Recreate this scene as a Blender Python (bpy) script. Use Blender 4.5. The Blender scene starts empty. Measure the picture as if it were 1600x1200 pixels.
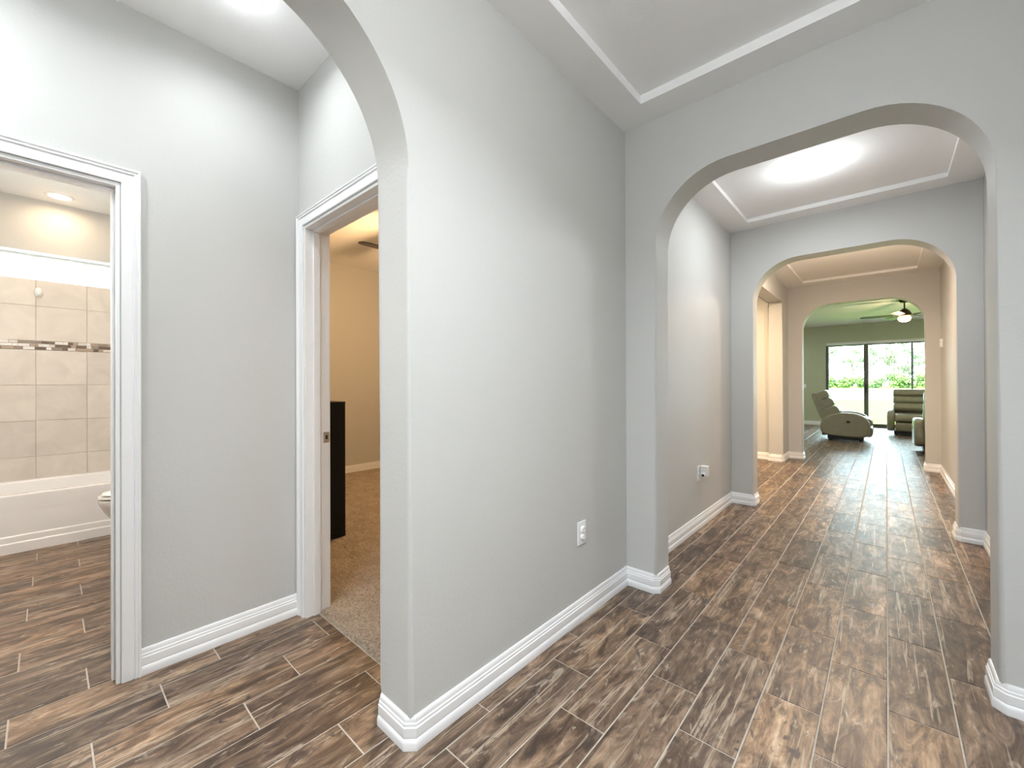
import bpy, bmesh, math, random
from mathutils import Vector, Matrix

scene = bpy.context.scene
COL = scene.collection
random.seed(7)

# ----------------------------------------------------------------- camera
FPX, YAW, PITCH, ROLL = 654.1, math.radians(42.03), math.radians(0.15), math.radians(-0.19)
CXP, CYP, CAMH = 795.0, 597.3, 1.25
cam_d = bpy.data.cameras.new('camera')
cam = bpy.data.objects.new('camera', cam_d)
COL.objects.link(cam)
Fv = Vector((-math.sin(YAW) * math.cos(PITCH), math.cos(YAW) * math.cos(PITCH), math.sin(PITCH)))
Rv = Vector((math.cos(YAW), math.sin(YAW), 0))
Uv = Rv.cross(Fv)
R2 = Rv * math.cos(ROLL) + Uv * math.sin(ROLL)
U2 = -Rv * math.sin(ROLL) + Uv * math.cos(ROLL)
cam.matrix_world = Matrix(((R2.x, U2.x, -Fv.x, 0), (R2.y, U2.y, -Fv.y, 0), (R2.z, U2.z, -Fv.z, CAMH), (0, 0, 0, 1)))
cam_d.sensor_fit = 'HORIZONTAL'
cam_d.sensor_width = 36.0
cam_d.lens = FPX / 1600 * 36.0
cam_d.shift_x = (800 - CXP) / 1600
cam_d.shift_y = (CYP - 600) / 1600
cam_d.clip_start = 0.03
cam_d.clip_end = 600
scene.camera = cam

# ----------------------------------------------------------------- sky, sun, exposure
world = bpy.data.worlds.new('sky')
scene.world = world
world.use_nodes = True
bg = world.node_tree.nodes['Background']
bg.inputs['Color'].default_value = (0.68, 0.89, 1.0, 1)
bg.inputs['Strength'].default_value = 17.0
sun_d = bpy.data.lights.new('sun', 'SUN')
sun_d.energy = 32.0
sun_d.angle = math.radians(0.6)
sun_d.color = (1.0, 0.95, 0.85)
sun = bpy.data.objects.new('sun', sun_d)
COL.objects.link(sun)
sun.rotation_euler = (math.radians(20), math.radians(-32), 0)
sun.location = (-8, 10, 20)
vs = scene.view_settings
vs.view_transform = 'Standard'
vs.look = 'None'
vs.gamma = 1.0
vs.use_curve_mapping = False
vs.exposure = 0.25
# lamp powers (W) and colours
NEUTRAL = (0.95, 0.975, 1.0)
COOL = (0.92, 0.97, 1.0)
WARM = (1.0, 0.72, 0.42)
SOFT = (1.0, 0.91, 0.83)

# ----------------------------------------------------------------- measures
XL, XR, T = -1.207, 0.56, 0.195
Y1, Y2, Y3 = 2.429, 4.811, 8.262
JL = -1.015
JR1, JR2, JR3 = 0.315, 0.415, 0.41
H, HV, HB = 2.814, 2.859, 2.89
XV, YV = -2.389, 0.934
TB = 0.13                    # thickness of the thin partitions
TOP = 3.02
XO = -5.57                   # inner face of the outer wall (bath, bedroom)
YL = 15.25                   # inner face of the garden wall
ADOOR = (-0.56, 0.212)       # bathroom doorway in Y
BDOOR = (-2.315, -1.55)      # bedroom doorway in X
DH = 2.095

# ----------------------------------------------------------------- materials
def new_mat(name):
    m = bpy.data.materials.new(name)
    m.use_nodes = True
    nt = m.node_tree
    return m, nt, nt.nodes['Principled BSDF']

def node(nt, typ, **kw):
    n = nt.nodes.new(typ)
    for k, v in kw.items():
        if k in n.inputs.keys():
            n.inputs[k].default_value = v
        else:
            setattr(n, k, v)
    return n

def lk(nt, a, b):
    nt.links.new(a, b)

def ramp(nt, fac, stops):
    r = nt.nodes.new('ShaderNodeValToRGB')
    e = r.color_ramp.elements
    while len(e) < len(stops):
        e.new(0.5)
    for el, (p, c) in zip(e, stops):
        el.position = p
        el.color = (*c, 1) if len(c) == 3 else c
    lk(nt, fac, r.inputs[0])
    return r

def mixc(nt, fac, a, b, mode='MIX'):
    n = nt.nodes.new('ShaderNodeMix')
    n.data_type = 'RGBA'
    n.blend_type = mode
    for sock, v in ((n.inputs[0], fac), (n.inputs[6], a), (n.inputs[7], b)):
        if hasattr(v, 'links'):
            lk(nt, v, sock)
        elif isinstance(v, (int, float)):
            sock.default_value = v
        else:
            sock.default_value = (*v, 1)
    return n.outputs[2]

def plain(name, col, rough=0.5, metal=0.0, var=0.04, vscale=8.0, bump=0.0, bscale=60.0, spec=0.5, coat=0.0):
    m, nt, b = new_mat(name)
    tc = nt.nodes.new('ShaderNodeTexCoord')
    nz = node(nt, 'ShaderNodeTexNoise', Scale=vscale, Detail=4.0)
    lk(nt, tc.outputs['Object'], nz.inputs['Vector'])
    lo = tuple(c * (1 - var) for c in col)
    hi = tuple(min(1, c * (1 + var)) for c in col)
    r = ramp(nt, nz.outputs['Fac'], [(0.3, lo), (0.7, hi)])
    lk(nt, r.outputs[0], b.inputs['Base Color'])
    b.inputs['Roughness'].default_value = rough
    b.inputs['Metallic'].default_value = metal
    b.inputs['Specular IOR Level'].default_value = spec
    b.inputs['Coat Weight'].default_value = coat
    if bump:
        n2 = node(nt, 'ShaderNodeTexNoise', Scale=bscale, Detail=3.0)
        lk(nt, tc.outputs['Object'], n2.inputs['Vector'])
        bp = node(nt, 'ShaderNodeBump', Strength=bump, Distance=0.004)
        lk(nt, n2.outputs['Fac'], bp.inputs['Height'])
        lk(nt, bp.outputs[0], b.inputs['Normal'])
    return m

def emis(name, col, strength):
    m, nt, b = new_mat(name)
    b.inputs['Base Color'].default_value = (0.9, 0.9, 0.88, 1)
    b.inputs['Emission Color'].default_value = (*col, 1)
    b.inputs['Emission Strength'].default_value = strength
    return m

M = {}
M['paint'] = plain('greige_wall_paint', (0.552, 0.553, 0.538), 0.55, var=0.012, vscale=1.5, bump=0.22, bscale=75, spec=0.35)
M['ceil'] = plain('white_ceiling_paint', (0.90, 0.90, 0.90), 0.75, var=0.01, vscale=2, bump=0.15, bscale=60, spec=0.3)
M['greenbounce'] = plain('green_bounce_wall_paint', (0.47, 0.50, 0.36), 0.55, var=0.015, vscale=1.5, bump=0.2, bscale=75, spec=0.35)  # green bounce from the lawn painted into the living room wall colour
M['trim'] = plain('white_trim_enamel', (0.87, 0.875, 0.885), 0.28, var=0.01, spec=0.5)
M['plastic'] = plain('white_plastic', (0.80, 0.80, 0.79), 0.35, var=0.01)
M['porcelain'] = plain('white_porcelain', (0.82, 0.81, 0.78), 0.12, var=0.01)
M['acrylic'] = plain('white_acrylic', (0.87, 0.86, 0.85), 0.22, var=0.01)
M['black'] = plain('black_lacquer', (0.006, 0.006, 0.009), 0.45, var=0.1, spec=0.25)
M['dark'] = plain('black_plastic', (0.012, 0.012, 0.013), 0.5, var=0.1)
M['nickel'] = plain('satin_nickel', (0.55, 0.52, 0.47), 0.32, metal=1.0)
M['bronze'] = plain('dark_bronze', (0.05, 0.04, 0.03), 0.4, metal=0.7)
M['bladewood'] = plain('dark_walnut_blade', (0.014, 0.009, 0.008), 0.5, var=0.2, vscale=20)
M['frame'] = plain('bronze_aluminium', (0.13, 0.125, 0.11), 0.45, metal=0.3)
M['leather'] = plain('taupe_leather_green_bounce', (0.255, 0.24, 0.165), 0.32, var=0.08, vscale=14, bump=0.25, bscale=160)  # taupe turned olive, with the lawn's green bounce mixed into the colour
M['leatherdark'] = plain('shaded_piping', (0.10, 0.085, 0.075), 0.45, var=0.1)  # darker leather for the cushion seams
M['grout'] = plain('tan_grout', (0.47, 0.42, 0.36), 0.85, var=0.1, vscale=30, bump=0.2, bscale=200)
M['wgrout'] = plain('pale_wall_grout', (0.60, 0.56, 0.51), 0.8, var=0.05)
M['concrete'] = plain('roof_deck', (0.35, 0.34, 0.33), 0.9)
M['bulb'] = emis('warm_lamp_glass', (1.0, 0.72, 0.40), 9.0)
M['led'] = emis('white_led_lens', (1.0, 0.99, 0.97), 14.0)
M['ledwarm'] = emis('warm_led_lens', (1.0, 0.80, 0.52), 10.0)

def floor_tile_mat():
    m, nt, b = new_mat('wood_look_porcelain')
    geo = nt.nodes.new('ShaderNodeNewGeometry')
    oi = nt.nodes.new('ShaderNodeObjectInfo')
    add = node(nt, 'ShaderNodeMath', operation='ADD')
    lk(nt, oi.outputs['Random'], add.inputs[0])
    lk(nt, geo.outputs['Random Per Island'], add.inputs[1])
    wn = node(nt, 'ShaderNodeTexWhiteNoise', noise_dimensions='1D')
    lk(nt, add.outputs[0], wn.inputs['W'])
    off = node(nt, 'ShaderNodeVectorMath', operation='SCALE')
    off.inputs['Scale'].default_value = 40.0
    lk(nt, wn.outputs['Color'], off.inputs[0])
    pos = node(nt, 'ShaderNodeVectorMath', operation='ADD')
    lk(nt, geo.outputs['Position'], pos.inputs[0])
    lk(nt, off.outputs[0], pos.inputs[1])
    def nz(sx, sy, scale, detail, dist, rough=0.55):
        mp = nt.nodes.new('ShaderNodeMapping')
        mp.inputs['Scale'].default_value = (sx, sy, 1)
        lk(nt, pos.outputs[0], mp.inputs['Vector'])
        n = node(nt, 'ShaderNodeTexNoise', Scale=scale, Detail=detail, Distortion=dist, Roughness=rough)
        lk(nt, mp.outputs[0], n.inputs['Vector'])
        return n.outputs['Fac']
    base = ramp(nt, nz(6.5, 1.9, 2.3, 10, 1.2, 0.66), [
        (0.30, (0.030, 0.019, 0.013)), (0.42, (0.080, 0.052, 0.035)),
        (0.51, (0.152, 0.103, 0.071)), (0.60, (0.250, 0.180, 0.128)), (0.73, (0.41, 0.318, 0.236))])
    tint = ramp(nt, wn.outputs['Value'], [(0.0, (0.62, 0.58, 0.56)), (0.3, (0.85, 0.83, 0.82)), (0.6, (1.05, 1.0, 0.95)), (0.85, (1.15, 1.06, 0.94)), (1.0, (1.45, 1.34, 1.18))])
    c = mixc(nt, 1.0, base.outputs[0], tint.outputs[0], 'MULTIPLY')
    # lengthwise bands of another tone, like boards printed side by side
    bd = ramp(nt, nz(13, 0.35, 1.0, 2, 0.2), [(0.46, (0.80, 0.80, 0.80)), (0.50, (1.15, 1.13, 1.1))])
    c = mixc(nt, 0.75, c, bd.outputs[0], 'MULTIPLY')
    # pale weathered scrapes
    scr = ramp(nt, nz(8, 2.8, 2.4, 10, 1.4, 0.66), [(0.56, (0, 0, 0)), (0.63, (1, 1, 1))])
    scr2 = ramp(nt, nz(30, 4, 1.6, 6, 0.6, 0.6), [(0.42, (0, 0, 0)), (0.58, (1, 1, 1))])
    sm = mixc(nt, 1.0, scr.outputs[0], scr2.outputs[0], 'MULTIPLY')
    smf = node(nt, 'ShaderNodeMath', operation='MULTIPLY')
    lk(nt, sm, smf.inputs[0])
    smf.inputs[1].default_value = 0.62
    c = mixc(nt, smf.outputs[0], c, (0.47, 0.39, 0.31))
    # long light streaks along the plank
    st = ramp(nt, nz(26, 0.7, 1.4, 5, 0.5), [(0.60, (0, 0, 0)), (0.635, (0.75, 0.75, 0.75)), (0.67, (0, 0, 0))])
    c = mixc(nt, st.outputs[0], c, (0.50, 0.41, 0.31))
    # dark knots
    kn = ramp(nt, nz(6, 3.0, 2.0, 5, 1.8), [(0.31, (0.85, 0.85, 0.85)), (0.39, (0, 0, 0))])
    c = mixc(nt, kn.outputs[0], c, (0.040, 0.029, 0.026))
    # fine grain
    fg = ramp(nt, nz(95, 4, 1.5, 5, 0.5, 0.65), [(0.32, (0.66, 0.66, 0.66)), (0.68, (1.25, 1.25, 1.25))])
    c = mixc(nt, 0.85, c, fg.outputs[0], 'MULTIPLY')
    lk(nt, c, b.inputs['Base Color'])
    rr = ramp(nt, nz(10, 3, 2, 4, 1), [(0.3, (0.33, 0.33, 0.33)), (0.7, (0.45, 0.45, 0.45))])
    lk(nt, rr.outputs[0], b.inputs['Roughness'])
    b.inputs['Specular IOR Level'].default_value = 0.5
    bp = node(nt, 'ShaderNodeBump', Strength=0.10, Distance=0.003)
    lk(nt, fg.outputs[0], bp.inputs['Height'])
    lk(nt, bp.outputs[0], b.inputs['Normal'])
    return m
M['tile'] = floor_tile_mat()

def wall_tile_mat():
    m, nt, b = new_mat('beige_ceramic_tile')
    geo = nt.nodes.new('ShaderNodeNewGeometry')
    oi = nt.nodes.new('ShaderNodeObjectInfo')
    n1 = node(nt, 'ShaderNodeTexNoise', Scale=5.0, Detail=6.0, Distortion=1.0)
    lk(nt, geo.outputs['Position'], n1.inputs['Vector'])
    r = ramp(nt, n1.outputs['Fac'], [(0.3, (0.63, 0.58, 0.52)), (0.7, (0.73, 0.68, 0.62))])
    t = ramp(nt, oi.outputs['Random'], [(0, (0.93, 0.93, 0.93)), (1, (1.04, 1.04, 1.03))])
    lk(nt, mixc(nt, 1.0, r.outputs[0], t.outputs[0], 'MULTIPLY'), b.inputs['Base Color'])
    b.inputs['Roughness'].default_value = 0.3
    return m
M['walltile'] = wall_tile_mat()

def mosaic_mat():
    m, nt, b = new_mat('mixed_glass_mosaic')
    oi = nt.nodes.new('ShaderNodeObjectInfo')
    r = ramp(nt, oi.outputs['Random'], [(0.0, (0.16, 0.11, 0.08)), (0.25, (0.42, 0.34, 0.26)), (0.5, (0.72, 0.68, 0.62)), (0.7, (0.30, 0.25, 0.2)), (0.85, (0.82, 0.8, 0.77))])
    r.color_ramp.interpolation = 'CONSTANT'
    lk(nt, r.outputs[0], b.inputs['Base Color'])
    b.inputs['Roughness'].default_value = 0.12
    return m
M['mosaic'] = mosaic_mat()

def carpet_mat():
    m, nt, b = new_mat('beige_carpet_pile')
    geo = nt.nodes.new('ShaderNodeNewGeometry')
    n1 = node(nt, 'ShaderNodeTexNoise', Scale=90.0, Detail=5.0, Roughness=0.7)
    n2 = node(nt, 'ShaderNodeTexNoise', Scale=7.0, Detail=4.0)
    for n in (n1, n2):
        lk(nt, geo.outputs['Position'], n.inputs['Vector'])
    r = ramp(nt, n1.outputs['Fac'], [(0.3, (0.20, 0.155, 0.115)), (0.5, (0.40, 0.335, 0.265)), (0.7, (0.58, 0.51, 0.43))])
    t = ramp(nt, n2.outputs['Fac'], [(0.35, (0.86, 0.86, 0.86)), (0.65, (1.05, 1.05, 1.05))])
    lk(nt, mixc(nt, 1.0, r.outputs[0], t.outputs[0], 'MULTIPLY'), b.inputs['Base Color'])
    b.inputs['Roughness'].default_value = 0.95
    b.inputs['Specular IOR Level'].default_value = 0.1
    bp = node(nt, 'ShaderNodeBump', Strength=0.8, Distance=0.008)
    lk(nt, n1.outputs['Fac'], bp.inputs['Height'])
    lk(nt, bp.outputs[0], b.inputs['Normal'])
    return m
M['carpet'] = carpet_mat()

def glass_mat(name, tint=(1, 1, 1), frost=0.0):
    m = bpy.data.materials.new(name)
    m.use_nodes = True
    nt = m.node_tree
    nt.nodes.clear()
    out = nt.nodes.new('ShaderNodeOutputMaterial')
    tr = node(nt, 'ShaderNodeBsdfTransparent')
    tr.inputs['Color'].default_value = (*tint, 1)
    gl = node(nt, 'ShaderNodeBsdfGlossy', Roughness=0.02)
    fr = node(nt, 'ShaderNodeFresnel', IOR=1.45)
    mx = nt.nodes.new('ShaderNodeMixShader')
    lk(nt, fr.outputs[0], mx.inputs[0])
    body = tr.outputs[0]
    if frost:
        tl = node(nt, 'ShaderNodeBsdfTranslucent')
        tl.inputs['Color'].default_value = (0.95, 0.97, 0.95, 1)
        m2 = nt.nodes.new('ShaderNodeMixShader')
        m2.inputs[0].default_value = frost
        lk(nt, tr.outputs[0], m2.inputs[1])
        lk(nt, tl.outputs[0], m2.inputs[2])
        body = m2.outputs[0]
    lk(nt, body, mx.inputs[1])
    lk(nt, gl.outputs[0], mx.inputs[2])
    lk(nt, mx.outputs[0], out.inputs[0])
    return m
M['glass'] = glass_mat('clear_pane', (0.96, 0.98, 0.96))
M['frosted'] = glass_mat('frosted_pane', (0.97, 0.98, 0.96), 0.5)
M['tinted'] = glass_mat('tinted_pane', (0.30, 0.32, 0.34), 0.0)

def grass_mat():
    m, nt, b = new_mat('lawn_grass')
    geo = nt.nodes.new('ShaderNodeNewGeometry')
    n1 = node(nt, 'ShaderNodeTexNoise', Scale=1.2, Detail=8.0, Roughness=0.7)
    lk(nt, geo.outputs['Position'], n1.inputs['Vector'])
    r = ramp(nt, n1.outputs['Fac'], [(0.3, (0.095, 0.155, 0.028)), (0.7, (0.125, 0.19, 0.042))])
    lk(nt, r.outputs[0], b.inputs['Base Color'])
    b.inputs['Roughness'].default_value = 0.9
    b.inputs['Specular IOR Level'].default_value = 0.0
    return m
M['grass'] = grass_mat()

def leaf_mat(name, a, c):
    m, nt, b = new_mat(name)
    geo = nt.nodes.new('ShaderNodeNewGeometry')
    r = ramp(nt, geo.outputs['Random Per Island'], [(0.0, a), (1.0, c)])
    lk(nt, r.outputs[0], b.inputs['Base Color'])
    b.inputs['Roughness'].default_value = 0.5
    return m
M['leaf'] = leaf_mat('tree_leaves', (0.13, 0.17, 0.09), (0.34, 0.40, 0.24))
M['shrubleaf'] = leaf_mat('shrub_leaves', (0.04, 0.09, 0.02), (0.19, 0.27, 0.06))
M['bark'] = plain('grey_bark', (0.20, 0.17, 0.14), 0.9, var=0.3)
M['water'] = plain('pond_water', (0.16, 0.19, 0.17), 0.16, var=0.1, vscale=0.3, bump=0.3, bscale=3)

# ----------------------------------------------------------------- mesh helpers
def tag(o, label=None, cat=None, group=None, kind=None):
    if label: o['label'] = label
    if cat: o['category'] = cat
    if group: o['group'] = group
    if kind: o['kind'] = kind
    return o

def empty(name, loc=(0, 0, 0), rz=0.0):
    o = bpy.data.objects.new(name, None)
    o.empty_display_size = 0.1
    o.location = loc
    o.rotation_euler = (0, 0, rz)
    COL.objects.link(o)
    return o

def link_bm(name, bm, mat, parent=None, smooth=None):
    """smooth = angle in degrees above which an edge stays sharp"""
    bmesh.ops.recalc_face_normals(bm, faces=bm.faces)
    if smooth is not None:
        lim = math.radians(smooth)
        for f in bm.faces:
            f.smooth = True
        for e in bm.edges:
            if len(e.link_faces) != 2 or e.calc_face_angle(0) > lim:
                e.smooth = False
    me = bpy.data.meshes.new(name)
    bm.to_mesh(me)
    bm.free()
    me.materials.append(M[mat] if isinstance(mat, str) else mat)
    o = bpy.data.objects.new(name, me)
    COL.objects.link(o)
    if parent is not None:
        o.parent = parent
    if smooth is not None:
        wn = o.modifiers.new('wn', 'WEIGHTED_NORMAL')
        wn.keep_sharp = True
    return o

def add_box(bm, x0, x1, y0, y1, z0, z1, bev=0.0, seg=2):
    vs_ = [bm.verts.new((x, y, z)) for x in (x0, x1) for y in (y0, y1) for z in (z0, z1)]
    fs = [bm.faces.new([vs_[i] for i in q]) for q in ((0, 1, 3, 2), (4, 6, 7, 5), (0, 4, 5, 1), (2, 3, 7, 6), (0, 2, 6, 4), (1, 5, 7, 3))]
    if bev:
        es = list({e for f in fs for e in f.edges})
        bmesh.ops.bevel(bm, geom=es, offset=bev, segments=seg, profile=0.5, affect='EDGES')

def box(name, x0, x1, y0, y1, z0, z1, mat, parent=None, bev=0.0, seg=2):
    bm = bmesh.new()
    add_box(bm, x0, x1, y0, y1, z0, z1, bev, seg)
    return link_bm(name, bm, mat, parent, 40 if bev else None)

def add_prism(bm, pts, a0, a1, plane):
    """pts (u, v) extruded from a0 to a1: plane 'X' -> (a,u,v), 'Y' -> (u,a,v), 'Z' -> (u,v,a)"""
    def P(u, v, a):
        return (a, u, v) if plane == 'X' else (u, a, v) if plane == 'Y' else (u, v, a)
    A = [bm.verts.new(P(u, v, a0)) for u, v in pts]
    B = [bm.verts.new(P(u, v, a1)) for u, v in pts]
    bm.faces.new(A)
    bm.faces.new(B)
    n = len(pts)
    for i in range(n):
        bm.faces.new((A[i], A[(i + 1) % n], B[(i + 1) % n], B[i]))
    return A, B

def wall_poly(name, pts, plane, a0, a1, mat, bevel_runs=(), r=0.018):
    """an extruded wall outline; the edges between points i..j of each run get a bullnose"""
    bm = bmesh.new()
    A, B = add_prism(bm, pts, a0, a1, plane)
    bm.edges.ensure_lookup_table()
    es = []
    for i, j in bevel_runs:
        for k in range(i, j):
            for L in (A, B):
                e = bm.edges.get((L[k], L[k + 1]))
                if e: es.append(e)
    if es:
        bmesh.ops.bevel(bm, geom=es, offset=r, segments=4, profile=0.5, affect='EDGES')
    return tag(link_bm(name, bm, mat, None, 32), kind='structure')

def arch_pts(u0, u1, top, rad, n=14):
    """opening from floor u0 up, over and down to u1"""
    p = [(u0, 0.0)]
    for k in range(n + 1):
        a = math.pi - (math.pi / 2) * k / n
        p.append((u0 + rad + rad * math.cos(a), top - rad + rad * math.sin(a)))
    for k in range(n + 1):
        a = math.pi / 2 - (math.pi / 2) * k / n
        p.append((u1 - rad + rad * math.cos(a), top - rad + rad * math.sin(a)))
    p.append((u1, 0.0))
    return p

def sweep(name, path, prof, to3d, mat, parent=None, side=1.0, closed_ends=True, smooth=35):
    """profile (offset, height) swept on a planar path; offset goes to the right of travel when side=1"""
    n = len(path)
    dirs = []
    for i in range(n - 1):
        d = Vector(path[i + 1]) - Vector(path[i])
        dirs.append(d.normalized())
    bm = bmesh.new()
    rings = []
    for i in range(n):
        d0 = dirs[max(i - 1, 0)]
        d1 = dirs[min(i, n - 2)]
        n0 = Vector((d0.y, -d0.x)) * side
        n1 = Vector((d1.y, -d1.x)) * side
        m = (n0 + n1)
        m = m / max(1e-6, m.dot(n0)) if m.length > 1e-6 else n0
        rings.append([bm.verts.new(to3d(path[i][0] + m.x * o, path[i][1] + m.y * o, hh)) for o, hh in prof])
    for i in range(n - 1):
        for k in range(len(prof) - 1):
            bm.faces.new((rings[i][k], rings[i + 1][k], rings[i + 1][k + 1], rings[i][k + 1]))
        bm.faces.new((rings[i][-1], rings[i + 1][-1], rings[i + 1][0], rings[i][0]))
    if closed_ends:
        bm.faces.new(rings[0])
        bm.faces.new(rings[-1])
    return link_bm(name, bm, mat, parent, smooth)

def lathe(bm, prof, cx, cy, n=24, axis='Z'):
    rings = []
    for r, z in prof:
        if r < 1e-5:
            rings.append([bm.verts.new((cx, cy, z))])
        else:
            rings.append([bm.verts.new((cx + r * math.cos(2 * math.pi * k / n), cy + r * math.sin(2 * math.pi * k / n), z)) for k in range(n)])
    for a, b in zip(rings, rings[1:]):
        for k in range(n):
            q = [a[k % len(a)], a[(k + 1) % len(a)], b[(k + 1) % len(b)], b[k % len(b)]]
            q = list(dict.fromkeys(q))
            if len(q) >= 3:
                bm.faces.new(q)
    for rg in (rings[0], rings[-1]):
        if len(rg) > 2:
            bm.faces.new(rg)

def tube(bm, pts, rads, n=8):
    rings = []
    for i, p in enumerate(pts):
        p = Vector(p)
        d = (Vector(pts[min(i + 1, len(pts) - 1)]) - Vector(pts[max(i - 1, 0)])).normalized()
        u = d.orthogonal().normalized()
        v = d.cross(u)
        r = rads[i] if isinstance(rads, (list, tuple)) else rads
        rings.append([bm.verts.new(p + (u * math.cos(2 * math.pi * k / n) + v * math.sin(2 * math.pi * k / n)) * r) for k in range(n)])
    for a, b in zip(rings, rings[1:]):
        for k in range(n):
            bm.faces.new((a[k], a[(k + 1) % n], b[(k + 1) % n], b[k]))
    bm.faces.new(rings[0])
    bm.faces.new(rings[-1])

def loft(bm, rings_pts, cap=True):
    rings = [[bm.verts.new(p) for p in r] for r in rings_pts]
    n = len(rings[0])
    for a, b in zip(rings, rings[1:]):
        for k in range(n):
            bm.faces.new((a[k], a[(k + 1) % n], b[(k + 1) % n], b[k]))
    if cap:
        bm.faces.new(rings[0])
        bm.faces.new(rings[-1])

def rrect(cx, cy, hx, hy, r, z, n=6):
    p = []
    for q, (sx, sy) in enumerate(((1, 1), (-1, 1), (-1, -1), (1, -1))):
        for k in range(n + 1):
            a = math.pi / 2 * q + math.pi / 2 * k / n
            p.append((cx + sx * (hx - r) + r * math.cos(a), cy + sy * (hy - r) + r * math.sin(a), z))
    return p

def pillow(bm, prof, y0, y1, r=0.04, n=5, shrink=0.10):
    """profile (x,z) across y0..y1 with rounded-off ends"""
    cx = sum(p[0] for p in prof) / len(prof)
    cz = sum(p[1] for p in prof) / len(prof)
    secs = []
    for k in range(n + 1):
        a = math.pi / 2 * k / n
        secs.append((y0 + r * (1 - math.sin(a)), 1 - shrink * (1 - math.cos(a)) ** 1.0 if False else 1 - shrink * math.cos(a)))
    secs = [(y0 + r * (1 - math.cos(math.pi / 2 * k / n)), 1 - shrink * (1 - math.sin(math.pi / 2 * k / n))) for k in range(n + 1)]
    secs += [(y1 - (y - y0), s) for y, s in reversed(secs)]
    loft(bm, [[(cx + (x - cx) * s, y, cz + (z - cz) * s) for x, z in prof] for y, s in secs])

def smooth_poly(pts, it=2):
    for _ in range(it):
        q = []
        for i in range(len(pts)):
            a, b = pts[i], pts[(i + 1) % len(pts)]
            q.append((a[0] * .75 + b[0] * .25, a[1] * .75 + b[1] * .25))
            q.append((a[0] * .25 + b[0] * .75, a[1] * .25 + b[1] * .75))
        pts = q
    return pts

def copy_tree(o, parent=None):
    c = o.copy()
    COL.objects.link(c)
    c.parent = parent
    for ch in list(o.children):
        copy_tree(ch, c)
    return c

# ================================================================= STRUCTURE
# left corridor wall: arched doorway to the vestibule and a square opening to the warm side hall
AR0, AR1, ATOP, ARAD = -0.42, 0.832, 2.485, 0.50
HO0, HO1, HOT = 5.35, 7.76, 2.535
ap = arch_pts(AR0, AR1, ATOP, ARAD, 18)
pts = [(-2.0, 0), *ap, (HO0, 0), (HO0, HOT), (HO1, HOT), (HO1, 0), (Y3 + T, 0), (Y3 + T, TOP), (-2.0, TOP)]
na = len(ap)
w = wall_poly('wall_left', pts, 'X', XL - T, XL, 'paint', [(1, na), (na + 1, na + 4)])
tag(w, 'greige left corridor wall with rounded archway to the vestibule', 'wall')

w = box('wall_right', XR, XR + 0.15, -2.0, Y3, 0, TOP, 'paint')
tag(w, 'greige right corridor wall that holds the thermostat', 'wall', kind='structure')
ED = (-0.83, 0.12, 2.10)
p = [(XL - T, 0), (ED[0], 0), (ED[0], ED[2]), (ED[1], ED[2]), (ED[1], 0), (XR + 0.15, 0), (XR + 0.15, TOP), (XL - T, TOP)]
tag(wall_poly('wall_back', p, 'Y', -2.15, -2.001, 'paint'), 'greige end wall of the foyer around the added entry door', 'wall')

def cross_arch(name, x0, x1, j0, j1, y, top, label, rad=0.39):
    a = arch_pts(j0, j1, top, rad, 14)
    p = [(x0, 0), *a, (x1, 0), (x1, TOP), (x0, TOP)]
    o = wall_poly(name, p, 'Y', y, y + T, 'paint', [(1, len(a))])
    return tag(o, label, 'wall')
cross_arch('wall_arch_first', XL + 0.001, XR - 0.001, JL, JR1, Y1, 2.452, 'greige cross wall with rounded archway nearest the double outlet')
cross_arch('wall_arch_second', XL + 0.001, XR - 0.001, JL + 0.012, JR2, Y2, 2.456, 'greige cross wall with rounded archway in the middle of the corridor')
w = cross_arch('wall_arch_third', -3.6, 3.35, JL, JR3, Y3 + 0.001, 2.49, 'greige cross wall with rounded archway into the living room')

# vestibule and rooms on the left
p = [(-0.90, 0), (ADOOR[0], 0), (ADOOR[0], DH), (ADOOR[1], DH), (ADOOR[1], 0), (YV, 0), (YV, TOP), (-0.90, TOP)]
tag(wall_poly('wall_bathroom', p, 'X', XV - TB, XV, 'paint'), 'greige vestibule wall with the bathroom doorway', 'wall')
p = [(XO - 0.001, 0), (BDOOR[0], 0), (BDOOR[0], DH), (BDOOR[1], DH), (BDOOR[1], 0), (XL - T, 0), (XL - T, TOP), (XO - 0.001, TOP)]
tag(wall_poly('wall_bedroom', p, 'Y', YV, YV + TB, 'paint'), 'greige vestibule wall with the bedroom doorway', 'wall')
tag(box('wall_vestibule_end', XO, XL - T, -0.90, -0.75, 0, TOP, 'paint'), 'greige end wall of vestibule and bathroom', 'wall', kind='structure')
WIN = (-0.62, 0.80, 2.178, 2.425)
bm = bmesh.new()
add_box(bm, XO - 0.2, XO, -0.90, WIN[0], 0, TOP)
add_box(bm, XO - 0.2, XO, WIN[1], 5.05, 0, TOP)
add_box(bm, XO - 0.2, XO, WIN[0], WIN[1], 0, WIN[2])
add_box(bm, XO - 0.2, XO, WIN[0], WIN[1], WIN[3], TOP)
tag(link_bm('wall_outer', bm, 'paint'), 'painted outer wall of bathroom and bedroom with a transom window', 'wall', kind='structure')
tag(box('wall_bedroom_far', XO, XL - T, 4.90, 5.05, 0, TOP, 'paint'), 'painted far wall of the carpeted bedroom', 'wall', kind='structure')
tag(box('wall_hall_far', -3.75, XL - T, 7.86, 8.0, 0, TOP, 'paint'), 'warm lit far wall of the side hall', 'wall', kind='structure')
tag(box('wall_hall_end', -3.75, -3.6, 5.05, 7.86, 0, TOP, 'paint'), 'end wall of the side hall', 'wall', kind='structure')
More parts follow.
